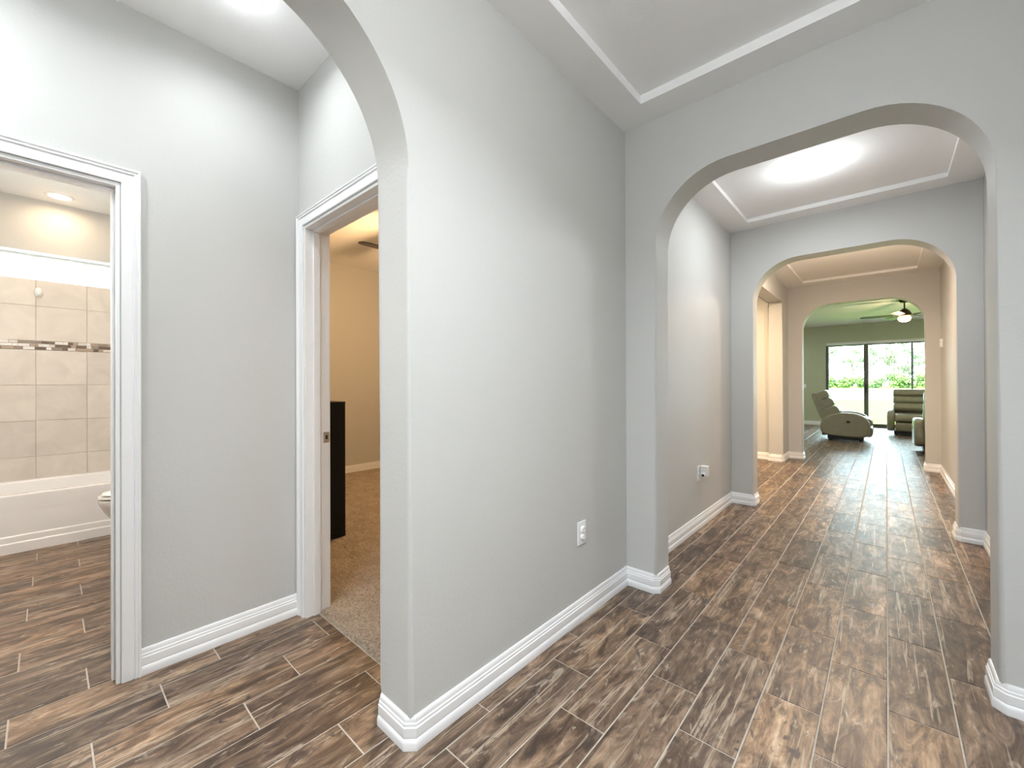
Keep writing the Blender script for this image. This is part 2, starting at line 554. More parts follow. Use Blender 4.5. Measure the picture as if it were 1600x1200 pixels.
# living room
tag(box('wall_living_left', -3.6, -3.45, Y3 + T, YL, 0, TOP, 'greenbounce'), 'left living room wall with green lawn light in its colour', 'wall', kind='structure')
tag(box('wall_living_right', 3.2, 3.35, Y3 + T, YL, 0, TOP, 'greenbounce'), 'right living room wall with green lawn light in its colour', 'wall', kind='structure')
SLD = (-1.31, 2.45, 2.40)
p = [(-3.6, 0), (SLD[0], 0), (SLD[0], SLD[2]), (SLD[1], SLD[2]), (SLD[1], 0), (3.35, 0), (3.35, TOP), (-3.6, TOP)]
tag(wall_poly('wall_garden', p, 'Y', YL, YL + 0.2, 'greenbounce', [(1, 4)], 0.012), 'living room wall around the sliding glass door, green lawn light in its colour', 'wall')
# ceilings
def tray(name, x0, x1, y0, y1, z, inset, rise, label):
    bm = bmesh.new()
    a = [(x0, y0), (x1, y0), (x1, y1), (x0, y1)]
    b = [(x0 + inset, y0 + inset), (x1 - inset, y0 + inset), (x1 - inset, y1 - inset), (x0 + inset, y1 - inset)]
    A = [bm.verts.new((*q, z)) for q in a]
    B = [bm.verts.new((*q, z)) for q in b]
    Cc = [bm.verts.new((*q, z + rise)) for q in b]
    E_ = [bm.verts.new((*q, z + rise + 0.05)) for q in a]
    for i in range(4):
        j = (i + 1) % 4
        bm.faces.new((A[i], A[j], B[j], B[i]))
        bm.faces.new((B[i], B[j], Cc[j], Cc[i]))
        bm.faces.new((A[i], A[j], E_[j], E_[i]))
    bm.faces.new(Cc)
    bm.faces.new(E_)
    return tag(link_bm(name, bm, 'ceil'), label, 'ceiling', kind='structure')
TR = 0.048
tray('ceiling_foyer', XL, XR, -2.0, Y1, H, 0.19, TR, 'white foyer ceiling with a shallow recessed tray')
tray('ceiling_corridor', XL, XR, Y1 + T, Y2, H, 0.205, TR * 0.75, 'white corridor ceiling tray with a round recessed light')
tray('ceiling_inner_hall', XL, XR, Y2 + T, Y3, H, 0.235, TR * 0.75, 'white inner hall ceiling tray before the living room')
for nm, x0, x1, y0, y1, z, lab in (
        ('ceiling_vestibule', XV, XL - T, -0.75, YV, HV, 'plain white vestibule ceiling'),
        ('ceiling_bathroom', XO, XV - TB, -0.75, YV, HB, 'plain white bathroom ceiling'),
        ('ceiling_bedroom', XO, XL - T, YV + TB, 4.90, HB, 'plain white bedroom ceiling'),
        ('ceiling_side_hall', -3.6, XL - T, 5.05, 7.86, 2.74, 'plain white ceiling of the side hall'),
        ('ceiling_living_room', -3.45, 3.2, Y3 + T, YL, HB, 'plain white living room ceiling')):
    tag(box(nm, x0, x1, y0, y1, z, z + 0.06, 'ceil'), lab, 'ceiling', kind='structure')
tag(box('roof_deck', -5.9, 3.5, -2.3, YL + 0.25, TOP, TOP + 0.12, 'concrete'), 'flat roof deck closing the house', 'roof', kind='structure')

# ----------------------------------------------------------------- baseboards
BBH = 0.112
BB = [(0.0, BBH), (0.004, BBH), (0.0075, BBH - 0.005), (0.0085, BBH - 0.013), (0.0085, BBH - 0.021), (0.0115, BBH - 0.024), (0.0115, BBH - 0.033),
      (0.0145, BBH - 0.036), (0.0145, 0.046), (0.0125, 0.043), (0.0125, 0.039), (0.0165, 0.034), (0.0185, 0.024), (0.0185, 0.004), (0.017, 0.0), (0.0, 0.0)]
CH = 0.022
def bb_path(path):
    """cut outside (left-turning) corners like the bullnose trim blocks"""
    out = [path[0]]
    for i in range(1, len(path) - 1):
        a, b, c = (Vector(path[k]) for k in (i - 1, i, i + 1))
        d0, d1 = (b - a).normalized(), (c - b).normalized()
        if d0.x * d1.y - d0.y * d1.x > 0.5:
            out += [tuple(b - d0 * CH), tuple(b + d1 * CH)]
        else:
            out.append(tuple(b))
    out.append(path[-1])
    return out
def baseboard(name, path, label, parent=None):
    o = sweep(name, bb_path(path), BB, lambda a, b, c: (a, b, c), 'trim')
    return tag(o, label, 'baseboard', kind='structure')
JL2 = JL + 0.012
baseboard('baseboard_left', [(XL - T, YV - 0.002), (XL - T, AR1), (XL, AR1), (XL, Y1), (JL, Y1), (JL, Y1 + T), (XL, Y1 + T), (XL, Y2), (JL2, Y2), (JL2, Y2 + T), (XL, Y2 + T), (XL, HO0), (XL - T, HO0), (XL - T, 5.06)],
          'white moulded baseboard along the left corridor wall and arch jambs')
baseboard('baseboard_inner_hall', [(-3.59, 7.86), (XL - T, 7.86), (XL - T, HO1), (XL, HO1), (XL, Y3), (JL, Y3), (JL, Y3 + T), (-3.44, Y3 + T)],
          'white moulded baseboard from the side hall round to the living room')
baseboard('baseboard_right', [(3.19, Y3 + T), (JR3, Y3 + T), (JR3, Y3), (XR, Y3), (XR, Y2 + T), (JR2, Y2 + T), (JR2, Y2), (XR, Y2), (XR, Y1 + T), (JR1, Y1 + T), (JR1, Y1), (XR, Y1), (XR, -1.99)],
          'white moulded baseboard along the right corridor wall and arch jambs')
baseboard('baseboard_vestibule', [(XV, ADOOR[1] + 0.064), (XV, YV - 0.015)], 'white moulded baseboard between the bathroom and bedroom doors')
baseboard('baseboard_bedroom', [(XO, YV + TB + 0.001), (XO, 4.899)], 'white baseboard on the carpeted bedroom wall')
baseboard('baseboard_living', [(-3.449, YL), (SLD[0] - 0.02, YL)], 'white baseboard under the living room switch')

# ----------------------------------------------------------------- door casings
CW = 0.062
CASE = [(0.0, 0.0), (0.0, 0.009), (0.004, 0.011), (0.034, 0.012), (0.036, 0.010), (0.039, 0.010), (0.042, 0.016), (0.046, 0.017), (0.048, 0.014), (0.051, 0.014), (0.054, 0.019), (0.059, 0.019), (CW, 0.016), (CW, 0.0)]
def doorway(name, u0, u1, top, plane, front, back, label, sgn):
    """jamb lining, stop and casings of a doorway; sgn=+1 when the viewer's side has the larger coordinate"""
    root = empty(name, ((front if plane == 'X' else (u0 + u1) / 2), ((u0 + u1) / 2 if plane == 'X' else front), 0))
    tag(root, label, 'doorway', kind='structure')
    inv = Matrix.Translation(-Vector(root.location))
    def fin(o):
        o.parent = root
        o.data.transform(inv)
        return o
    rv = 0.004
    path = [(u0 - rv, 0), (u0 - rv, top + rv), (u1 + rv, top + rv), (u1 + rv, 0)]
    for a, s in ((front, sgn), (back, -sgn)):
        if plane == 'X':
            f3 = lambda u, v, hh, a=a, s=s: (a + s * (hh + 0.0005), u, v)
        else:
            f3 = lambda u, v, hh, a=a, s=s: (u, a + s * (hh + 0.0005), v)
        fin(sweep('casing', path, CASE, f3, 'trim', side=-1.0, smooth=25))
    lo, hi = min(front, back), max(front, back)
    th = 0.012
    def P(bm, x0, x1, z0, z1, a0, a1, bev=0.0):
        if plane == 'X': add_box(bm, a0, a1, x0, x1, z0, z1, bev)
        else: add_box(bm, x0, x1, a0, a1, z0, z1, bev)
    for x0, x1, z0, z1 in ((u0 - 0.0, u0 + th, 0, top), (u1 - th, u1, 0, top), (u0 + th, u1 - th, top - th, top)):
        bm = bmesh.new(); P(bm, x0, x1, z0, z1, lo - 0.001, hi + 0.001); fin(link_bm('jamb', bm, 'trim'))
    mid = (lo + hi) / 2 + 0.008 * sgn
    for x0, x1, z0, z1 in ((u0 + th, u0 + th + 0.011, 0, top - th), (u1 - th - 0.011, u1 - th, 0, top - th), (u0 + th + 0.011, u1 - th - 0.011, top - th - 0.011, top - th)):
        bm = bmesh.new(); P(bm, x0, x1, z0, z1, mid - 0.018, mid + 0.018, 0.003); fin(link_bm('door_stop', bm, 'trim', smooth=40))
    return root, fin
d1, _ = doorway('door_1', ADOOR[0], ADOOR[1], DH, 'X', XV, XV - TB, 'white cased doorway to the tiled bathroom', 1)
d2, fin2 = doorway('door_2', BDOOR[0], BDOOR[1], DH, 'Y', YV, YV + TB, 'white cased doorway to the carpeted bedroom', -1)
# strike plate on the bedroom jamb
bm = bmesh.new()
add_box(bm, BDOOR[0] + 0.012, BDOOR[0] + 0.0145, YV + 0.095, YV + 0.127, 0.925, 0.985, 0.0008, 1)
sp = tag(fin2(link_bm('strike_plate', bm, 'nickel')), 'satin nickel strike plate')
bm = bmesh.new()
add_box(bm, BDOOR[0] + 0.0142, BDOOR[0] + 0.0150, YV + 0.106, YV + 0.117, 0.945, 0.967)
hole = fin2(link_bm('latch_hole', bm, 'dark'))
hole.parent = sp

# ----------------------------------------------------------------- garden door
win = tag(empty('window_1', ((SLD[0] + SLD[1]) / 2, YL + 0.12, 0)), 'dark bronze framed sliding glass door to the lawn', 'sliding door', kind='structure')
def wpart(name, x0, x1, y0, y1, z0, z1, mat, parent=None, bev=0.004):
    o = box(name, x0, x1, y0, y1, z0, z1, mat, None, bev)
    par = parent or win
    o.data.transform(Matrix.Translation(-win.location))
    o.parent = par
    return o
yo = YL + 0.10
zt = 2.315
wpart('frame_head', SLD[0], SLD[1], yo + 0.02, yo + 0.10, zt, SLD[2], 'frame')
tag(wpart('valance', SLD[0] + 0.002, SLD[1] - 0.002, yo - 0.055, yo + 0.012, zt + 0.002, SLD[2] - 0.004, 'trim'), 'white valance')
wpart('frame_sill', SLD[0], SLD[1], yo, yo + 0.10, -0.01, 0.035, 'frame')
wpart('frame_jamb', SLD[0], SLD[0] + 0.055, yo, yo + 0.10, 0.035, zt, 'frame')
wpart('frame_jamb', SLD[1] - 0.055, SLD[1], yo, yo + 0.10, 0.035, zt, 'frame')
def sash(x0, x1, yy, lw, rw):
    s = wpart('bottom_rail', x0, x1, yy, yy + 0.035, 0.035, 0.10, 'frame')
    wpart('top_rail', x0, x1, yy, yy + 0.035, zt - 0.03, zt, 'frame')
    wpart('stile', x0, x0 + lw, yy, yy + 0.035, 0.10, zt - 0.03, 'frame')
    wpart('stile', x1 - rw, x1, yy, yy + 0.035, 0.10, zt - 0.03, 'frame')
    wpart('pane', x0 + lw, x1 - rw, yy + 0.014, yy + 0.020, 0.10, zt - 0.03, 'glass', bev=0)
sash(SLD[0] + 0.055, -0.365, yo + 0.055, 0.012, 0.10)
sash(-0.465, 0.525, yo + 0.015, 0.10, 0.03)
sash(0.525, 1.47, yo + 0.055, 0.012, 0.06)
sash(1.41, SLD[1] - 0.055, yo + 0.015, 0.06, 0.03)
h_ = wpart('pull_handle', -0.43, -0.405, yo - 0.02, yo + 0.015, 0.95, 1.20, 'dark')

# unseen glazed entry door behind the camera, added for soft daylight fill
ed = tag(empty('added_entry_door', ((ED[0] + ED[1]) / 2, -2.08, 0)), 'added unseen white entry door with a tall tinted glass light', 'door', kind='structure')
def epart(name, x0, x1, y0, y1, z0, z1, mat, bev=0.003):
    o = box(name, x0, x1, y0, y1, z0, z1, mat, None, bev)
    o.data.transform(Matrix.Translation(-ed.location))
    o.parent = ed
    return o
epart('stile', ED[0], ED[0] + 0.13, -2.10, -2.06, 0.0, ED[2], 'trim')
epart('stile', ED[1] - 0.13, ED[1], -2.10, -2.06, 0.0, ED[2], 'trim')
epart('top_rail', ED[0] + 0.13, ED[1] - 0.13, -2.10, -2.06, ED[2] - 0.15, ED[2], 'trim')
epart('bottom_rail', ED[0] + 0.13, ED[1] - 0.13, -2.10, -2.06, 0.0, 0.30, 'trim')
epart('pane', ED[0] + 0.13, ED[1] - 0.13, -2.083, -2.077, 0.30, ED[2] - 0.15, 'tinted', 0)

# bathroom transom window
wb = tag(empty('window_2', (XO - 0.10, (WIN[0] + WIN[1]) / 2, WIN[2])), 'bright frosted transom window above the tub tiles', 'window', kind='structure')
def bpart(name, x0, x1, y0, y1, z0, z1, mat, bev=0.003):
    o = box(name, x0, x1, y0, y1, z0, z1, mat, None, bev)
    o.data.transform(Matrix.Translation(-wb.location))
    o.parent = wb
    return o
fx = XO - 0.135
bpart('frame_top', fx - 0.05, fx, WIN[0], WIN[1], WIN[3] - 0.022, WIN[3], 'trim')
bpart('frame_bottom', fx - 0.05, fx, WIN[0], WIN[1], WIN[2], WIN[2] + 0.018, 'trim')
bpart('frame_side', fx - 0.05, fx, WIN[0], WIN[0] + 0.02, WIN[2] + 0.018, WIN[3] - 0.022, 'trim')
bpart('frame_side', fx - 0.05, fx, WIN[1] - 0.02, WIN[1], WIN[2] + 0.018, WIN[3] - 0.022, 'trim')
bpart('pane', fx - 0.028, fx - 0.022, WIN[0] + 0.02, WIN[1] - 0.02, WIN[2] + 0.018, WIN[3] - 0.022, 'frosted', 0)

# ----------------------------------------------------------------- bathroom wall tiles
TXF = XO + 0.009           # face of the tile
tz = [0.31, 0.622, 0.936, 1.250, 1.558]
rows = [(tz[0], tz[1]), (tz[1], tz[2]), (tz[2], tz[3]), (tz[3], tz[4]), (1.640, 1.945), (1.945, 2.178)]
tw = 0.318
backing = tag(box('wall_tub_surround', XO, XO + 0.005, -0.745, YV - 0.001, 0.31, 2.178, 'wgrout'), 'beige tiled surround behind the bathtub', 'tiled wall', kind='structure')
cols = []
y = -0.05 - 3 * tw
while y < YV - 0.02:
    cols.append((max(y, -0.745), min(y + tw, YV - 0.001)))
    y += tw
cache = {}
for z0, z1 in rows:
    for y0, y1 in cols:
        dy, dz = y1 - y0 - 0.003, z1 - z0 - 0.003
        if dy < 0.02: continue
        key = (round(dy, 3), round(dz, 3))
        if key not in cache:
            bm = bmesh.new()
            add_box(bm, 0, 0.0085, -dy / 2, dy / 2, -dz / 2, dz / 2, 0.0012, 1)
            o = link_bm('wall_tile', bm, 'walltile', backing)
            cache[key] = o.data
        else:
            o = bpy.data.objects.new('wall_tile', cache[key])
            COL.objects.link(o)
            o.parent = backing
        o.location = (XO + 0.002, (y0 + y1) / 2, (z0 + z1) / 2)
# mosaic accent strip, three courses of little bricks
rnd = random.Random(3)
cache = {}
for r_ in range(3):
    z0 = 1.5605 + r_ * 0.026
    y = -0.40 + rnd.random() * 0.03
    while y < 0.60:
        ln = rnd.choice((0.032, 0.05, 0.068))
        if ln not in cache:
            bm = bmesh.new()
            add_box(bm, 0, 0.011, 0.001, ln - 0.001, 0.001, 0.025, 0.001, 1)
            o = link_bm('mosaic_tile', bm, 'mosaic', backing)
            cache[ln] = o.data
        else:
            o = bpy.data.objects.new('mosaic_tile', cache[ln])
            COL.objects.link(o)
            o.parent = backing
        o.location = (XO + 0.002, y, z0)
        y += ln

# ----------------------------------------------------------------- carpet
bm = bmesh.new()
gx0, gx1, gy0, gy1, st = XO + 0.02, XL - T - 0.001, YV + 0.072, 4.9, 0.0135
def carpet_grid(x0, x1, y0, y1, st, edge):
    nx, ny = int((x1 - x0) / st), int((y1 - y0) / st)
    g = []
    for j in range(ny + 1):
        row = []
        for i in range(nx + 1):
            jx = rnd.uniform(-.35, .35) * st if 0 < i < nx else 0
            jy = rnd.uniform(-.35, .35) * st if 0 < j < ny else 0
            z = 0.012 + rnd.uniform(-0.0045, 0.0045)
            if j == 0 and edge: z, jy = -0.001, rnd.uniform(-0.004, 0.004)
            row.append(bm.verts.new((x0 + (x1 - x0) * i / nx + jx, y0 + (y1 - y0) * j / ny + jy, z)))
        g.append(row)
    for j in range(ny):
        for i in range(nx):
            bm.faces.new((g[j][i], g[j][i + 1], g[j + 1][i + 1], g[j + 1][i]))
carpet_grid(BDOOR[0] + 0.0125, BDOOR[1] - 0.0125, gy0, YV + TB + 0.012, 0.009, True)
carpet_grid(XO, XL - T - 0.001, YV + TB, 4.9, 0.0135, False)
cp = link_bm('carpet', bm, 'carpet')
tag(cp, 'beige cut pile carpet covering the bedroom floor', 'carpet', kind='stuff')

# ================================================================= LAMPS
def downlight(x, y, z, power, color, lens, label, group=None, r=0.085, spread=172, dome=0.22):
    t = tag(empty('recessed_light', (x, y, z)), label, 'ceiling light', group)
    bm = bmesh.new()
    lathe(bm, [(r * 0.80, -0.004), (r * 0.84, -0.009), (r * 1.0, -0.008), (r * 1.08, -0.003), (r * 1.08, 0.0), (r * 0.80, 0.0)], 0, 0, 32)
    link_bm('trim_ring', bm, 'trim', t, 40)
    bm = bmesh.new()
    lathe(bm, [(r * 0.80, -0.001), (r * 0.79, -0.005), (r * 0.5, -0.008), (0.0, -0.009)], 0, 0, 32)
    link_bm('lens', bm, lens, t, 40)
    ld = bpy.data.lights.new('downlight_lamp', 'AREA')
    ld.shape = 'DISK'
    ld.size = r * 1.5
    ld.spread = math.radians(spread)
    ld.energy = power * 0.85
    ld.color = color
    lo = bpy.data.objects.new('downlight_lamp', ld)
    COL.objects.link(lo)
    lo.parent = t
    lo.location = (0, 0, -0.014)
    # the domed lens also throws light sideways along the ceiling
    pd = bpy.data.lights.new('dome_lamp', 'POINT')
    pd.energy = power * dome
    pd.color = color
    pd.shadow_soft_size = 0.06
    po = bpy.data.objects.new('dome_lamp', pd)
    COL.objects.link(po)
    po.parent = t
    po.location = (0, 0, -0.10)
    return t
def added_dome_light(x, y, z, power, color, label):  # unseen foyer fixtures, added to brighten its walls and ceiling
    t = tag(empty('added_flush_mount_light', (x, y, z)), label, 'ceiling light')
    bm = bmesh.new(); lathe(bm, [(0.0, 0.0), (0.17, 0.0), (0.17, -0.02), (0.155, -0.03), (0.0, -0.03)], 0, 0, 32); link_bm('base_ring', bm, 'nickel', t, 40)
    bm = bmesh.new(); lathe(bm, [(0.15, -0.031), (0.15, -0.06), (0.125, -0.10), (0.07, -0.125), (0.0, -0.132)], 0, 0, 32); link_bm('glass_dome', bm, 'led', t, 50)
    pd = bpy.data.lights.new('dome_lamp', 'POINT')
    pd.energy = power
    pd.color = color
    pd.shadow_soft_size = 0.10
    ad = bpy.data.lights.new('down_lamp', 'AREA')
    ad.shape = 'DISK'
    ad.size = 0.24
    ad.spread = math.radians(145)
    ad.energy = power * 1.75
    ad.color = color
    ao = bpy.data.objects.new('down_lamp', ad)
    COL.objects.link(ao)
    ao.parent = t
    ao.location = (0, 0, -0.14)
    po = bpy.data.objects.new('dome_lamp', pd)
    COL.objects.link(po)
    po.parent = t
    po.location = (0, 0, -0.26)
    return t
added_dome_light(0.0, 0.62, H + TR, 14.5, COOL, 'added unseen frosted dome ceiling light in the foyer tray beside the archway')
added_dome_light(-0.32, -1.0, H + TR, 12, COOL, 'added unseen frosted dome ceiling light in the foyer tray by the added entry door')
downlight(-0.40, 3.76, H + TR * 0.75, 16, COOL, 'led', 'bright round recessed light in the ceiling between two arches', dome=0.45)
downlight(-0.32, 6.05, H + TR * 0.75, 38, (1.0, 0.77, 0.58), 'ledwarm', 'warm recessed light in the inner hall tray', dome=0.6)
downlight(-1.925, 0.53, HV, 4.6, COOL, 'led', 'bright recessed light in the vestibule ceiling beside the bedroom door', spread=160)
downlight(-1.90, -0.42, HV, 11, COOL, 'led', 'added unseen recessed light in the vestibule ceiling by its end wall', spread=160)  # second vestibule lamp, added out of view for more ambient light
downlight(-5.33, 0.09, HB, 3.2, (1.0, 0.74, 0.46), 'ledwarm', 'warm recessed light over the bathtub', dome=0.1)
downlight(-3.6, -0.15, HB, 22, SOFT, 'ledwarm', 'added unseen warm recessed light in the middle of the bathroom ceiling')  # unseen lamp, added for general light in the bathroom
downlight(-2.35, 6.7, 2.74, 75, WARM, 'ledwarm', 'warm recessed light in the side hall')
for x_, y_, lb in ((-2.2, 10.0, 'added unseen recessed light in the living room ceiling behind the first recliner'), (2.1, 10.0, 'added unseen recessed light in the living room ceiling behind the arch wall'),
                   (-2.2, 13.4, 'added unseen recessed light in the living room ceiling above the light switch'), (2.1, 13.4, 'added unseen recessed light in the living room ceiling at the far end of the glass door')):
    downlight(x_, y_, HB, 16, NEUTRAL, 'led', lb)  # out-of-view lamps, added to brighten the living room

def ceiling_fan(loc, ceil_z, blade_z, n, R, a0, label, power, color, mat_hub, tilt=11):
    x, y = loc
    t = tag(empty('ceiling_fan', (x, y, ceil_z)), label, 'ceiling fan')
    dz = blade_z - ceil_z
    bm = bmesh.new(); lathe(bm, [(0.0, 0.0), (0.085, 0.0), (0.085, -0.012), (0.06, -0.05), (0.02, -0.06), (0.0, -0.06)], 0, 0, 24); link_bm('canopy', bm, mat_hub, t, 35)
    bm = bmesh.new(); tube(bm, [(0, 0, -0.05), (0, 0, dz + 0.12)], 0.012, 12); link_bm('downrod', bm, mat_hub, t, 40)
    bm = bmesh.new(); lathe(bm, [(0.0, dz + 0.135), (0.03, dz + 0.13), (0.075, dz + 0.09), (0.105, dz + 0.03), (0.108, dz - 0.01), (0.07, dz - 0.02), (0.0, dz - 0.02)], 0, 0, 28); link_bm('motor_housing', bm, mat_hub, t, 35)
    for k in range(n):
        a = a0 + 2 * math.pi * k / n
        bm = bmesh.new()
        prof = [(0.17, 0.045), (0.22, 0.058), (0.45, 0.068), (R - 0.06, 0.066), (R - 0.015, 0.05), (R, 0.02)]
        up = [(u, v) for u, v in prof] + [(u, -v) for u, v in reversed(prof)]
        add_prism(bm, up, -0.004, 0.004, 'Z')
        bmesh.ops.rotate(bm, verts=bm.verts, cent=(0, 0, 0), matrix=Matrix.Rotation(math.radians(tilt), 3, 'X'))
        bmesh.ops.rotate(bm, verts=bm.verts, cent=(0, 0, 0), matrix=Matrix.Rotation(a, 3, 'Z'))
        bmesh.ops.translate(bm, verts=bm.verts, vec=(0, 0, dz))
        b = link_bm('blade', bm, 'bladewood', t)
        bm = bmesh.new()
        add_box(bm, 0.09, 0.24, -0.016, 0.016, 0.005, 0.012, 0.002, 1)
        bmesh.ops.rotate(bm, verts=bm.verts, cent=(0, 0, 0), matrix=Matrix.Rotation(math.radians(tilt), 3, 'X'))
        bmesh.ops.rotate(bm, verts=bm.verts, cent=(0, 0, 0), matrix=Matrix.Rotation(a, 3, 'Z'))
        bmesh.ops.translate(bm, verts=bm.verts, vec=(0, 0, dz))
        link_bm('blade_bracket', bm, mat_hub, b)
    bm = bmesh.new(); lathe(bm, [(0.0, dz - 0.02), (0.06, dz - 0.021), (0.095, dz - 0.04), (0.10, dz - 0.07), (0.08, dz - 0.11), (0.04, dz - 0.13), (0.0, dz - 0.135)], 0, 0, 28)
    link_bm('light_globe', bm, 'bulb', t, 50)
    ld = bpy.data.lights.new('fan_lamp', 'POINT')
    ld.energy = power
    ld.color = color
    ld.shadow_soft_size = 0.08
    lo = bpy.data.objects.new('fan_lamp', ld)
    COL.objects.link(lo)
    lo.parent = t
    lo.location = (0, 0, dz - 0.23)
    return t
ceiling_fan((0.277, 11.5), HB, 2.585, 5, 0.68, math.radians(184), 'dark bronze ceiling fan with a lit globe in the living room', 20, WARM, 'bronze')
ceiling_fan((-3.50, 2.55), HB, 2.52, 4, 0.66, math.radians(-90), 'dark bladed ceiling fan in the carpeted bedroom', 74, (1.0, 0.62, 0.30), 'bronze', tilt=-7)

# ================================================================= BATHROOM THINGS
tub = tag(empty('bathtub', (XO + 0.38, 0.16, 0)), 'white alcove bathtub under the beige tiles', 'bathtub')
tx0, tx1 = XO + 0.011, -4.815
ty0, ty1 = -0.74, YV - 0.002
cx, cy = (tx0 + tx1) / 2, (ty0 + ty1) / 2
inv = Matrix.Translation(-tub.location)
bm = bmesh.new()
hx, hy = (tx1 - tx0) / 2, (ty1 - ty0) / 2
RIM = 0.43
loft(bm, [rrect(cx, cy, hx - 0.006, hy, 0.01, 0.30), rrect(cx, cy, hx, hy, 0.012, RIM - 0.012), rrect(cx, cy, hx - 0.004, hy - 0.002, 0.014, RIM - 0.002),
          rrect(cx, cy, hx - 0.012, hy - 0.01, 0.02, RIM), rrect(cx, cy, hx - 0.075, hy - 0.09, 0.09, RIM), rrect(cx, cy, hx - 0.09, hy - 0.105, 0.10, RIM - 0.012),
          rrect(cx, cy, hx - 0.12, hy - 0.16, 0.12, 0.22), rrect(cx, cy, hx - 0.16, hy - 0.22, 0.12, 0.11), rrect(cx, cy, hx - 0.22, hy - 0.3, 0.10, 0.095)], cap=False)
bm.faces.new([v for v in bm.verts][-28:])
o = link_bm('basin', bm, 'acrylic', None, 45); o.data.transform(inv); o.parent = tub
bm = bmesh.new()
pr = [(tx1 - 0.05, 0.30), (tx1 - 0.009, 0.415), (tx1 - 0.006, 0.405), (tx1 - 0.006, 0.130), (tx1 - 0.001, 0.124), (tx1 + 0.001, 0.118), (tx1 + 0.001, 0.080), (tx1 + 0.006, 0.074), (tx1 + 0.008, 0.068), (tx1 + 0.008, 0.0), (tx1 - 0.05, 0.0)]
add_prism(bm, pr, ty0, ty1, 'Y')
o = link_bm('apron', bm, 'acrylic', None, 30); o.data.transform(inv); o.parent = tub

bm = bmesh.new()
lathe(bm, [(0.0, 0.0), (0.03, 0.0), (0.032, 0.006), (0.026, 0.016), (0.012, 0.022), (0.0, 0.023)], 0, 0, 24)
bmesh.ops.scale(bm, verts=bm.verts, vec=(1.35, 0.85, 1))
bmesh.ops.rotate(bm, verts=bm.verts, cent=(0, 0, 0), matrix=Matrix.Rotation(math.radians(90), 3, 'Y'))
hk = tag(empty('suction_hook', (TXF + 0.003, -0.035, 2.065)), 'small white oval hook stuck to the top row of tub tiles', 'hook')
link_bm('disc', bm, 'plastic', hk, 50)
bm = bmesh.new()
tube(bm, [(0.02, 0, -0.005), (0.034, 0, -0.022), (0.042, 0, -0.03), (0.05, 0, -0.022)], [0.006, 0.006, 0.005, 0.004], 8)
link_bm('hook', bm, 'plastic', hk, 50)

# toilet, pointing to -Y, tank on the bedroom partition
tl = tag(empty('toilet', (-4.35, 0.62, 0)), 'white porcelain toilet beside the bathtub', 'toilet')
def oval(cy_, hx_, yf, yb, z, n=32, e=2.2):
    p = []
    for k in range(n):
        a = 2 * math.pi * k / n
        c_, s_ = math.cos(a), math.sin(a)
        yy = s_ * (yb if s_ > 0 else yf)
        p.append((hx_ * math.copysign(abs(c_) ** (2 / e), c_), cy_ + yy, z))
    return p
bm = bmesh.new()
loft(bm, [oval(0.0, 0.120, 0.285, 0.22, 0.0), oval(0.0, 0.115, 0.275, 0.22, 0.03), oval(0.0, 0.10, 0.235, 0.20, 0.11), oval(0.0, 0.108, 0.25, 0.20, 0.18), oval(0.0, 0.135, 0.285, 0.21, 0.235), oval(0.0, 0.155, 0.318, 0.21, 0.29),
          oval(0.0, 0.172, 0.343, 0.22, 0.34), oval(0.0, 0.180, 0.357, 0.22, 0.375), oval(0.0, 0.178, 0.357, 0.22, 0.392), oval(0.0, 0.14, 0.30, 0.17, 0.392), oval(0.0, 0.10, 0.22, 0.10, 0.30)])
link_bm('bowl', bm, 'porcelain', tl, 50)
bm = bmesh.new(); loft(bm, [oval(0.0, 0.176, 0.35, 0.2, 0.398), oval(0.0, 0.182, 0.36, 0.2, 0.404), oval(0.0, 0.180, 0.357, 0.2, 0.414), oval(0.0, 0.170, 0.34, 0.19, 0.417)]); link_bm('seat', bm, 'porcelain', tl, 50)
bm = bmesh.new(); loft(bm, [oval(0.0, 0.165, 0.325, 0.2, 0.422), oval(0.0, 0.172, 0.338, 0.2, 0.427), oval(0.0, 0.168, 0.33, 0.2, 0.438), oval(0.0, 0.13, 0.27, 0.16, 0.448), oval(0.0, 0.06, 0.13, 0.1, 0.451)]); link_bm('lid', bm, 'porcelain', tl, 50)
bm = bmesh.new(); loft(bm, [rrect(0, 0.205, 0.19, 0.085, 0.03, 0.395), rrect(0, 0.205, 0.205, 0.09, 0.03, 0.55), rrect(0, 0.205, 0.21, 0.092, 0.03, 0.73)]); link_bm('tank', bm, 'porcelain', tl, 50)
bm = bmesh.new(); loft(bm, [rrect(0, 0.205, 0.217, 0.098, 0.03, 0.731), rrect(0, 0.205, 0.217, 0.098, 0.03, 0.755), rrect(0, 0.205, 0.205, 0.088, 0.03, 0.765)]); link_bm('tank_lid', bm, 'porcelain', tl, 50)
bm = bmesh.new(); tube(bm, [(-0.15, 0.10, 0.69), (-0.15, 0.085, 0.69), (-0.09, 0.08, 0.685)], 0.007, 8); link_bm('flush_lever', bm, 'nickel', tl, 50)

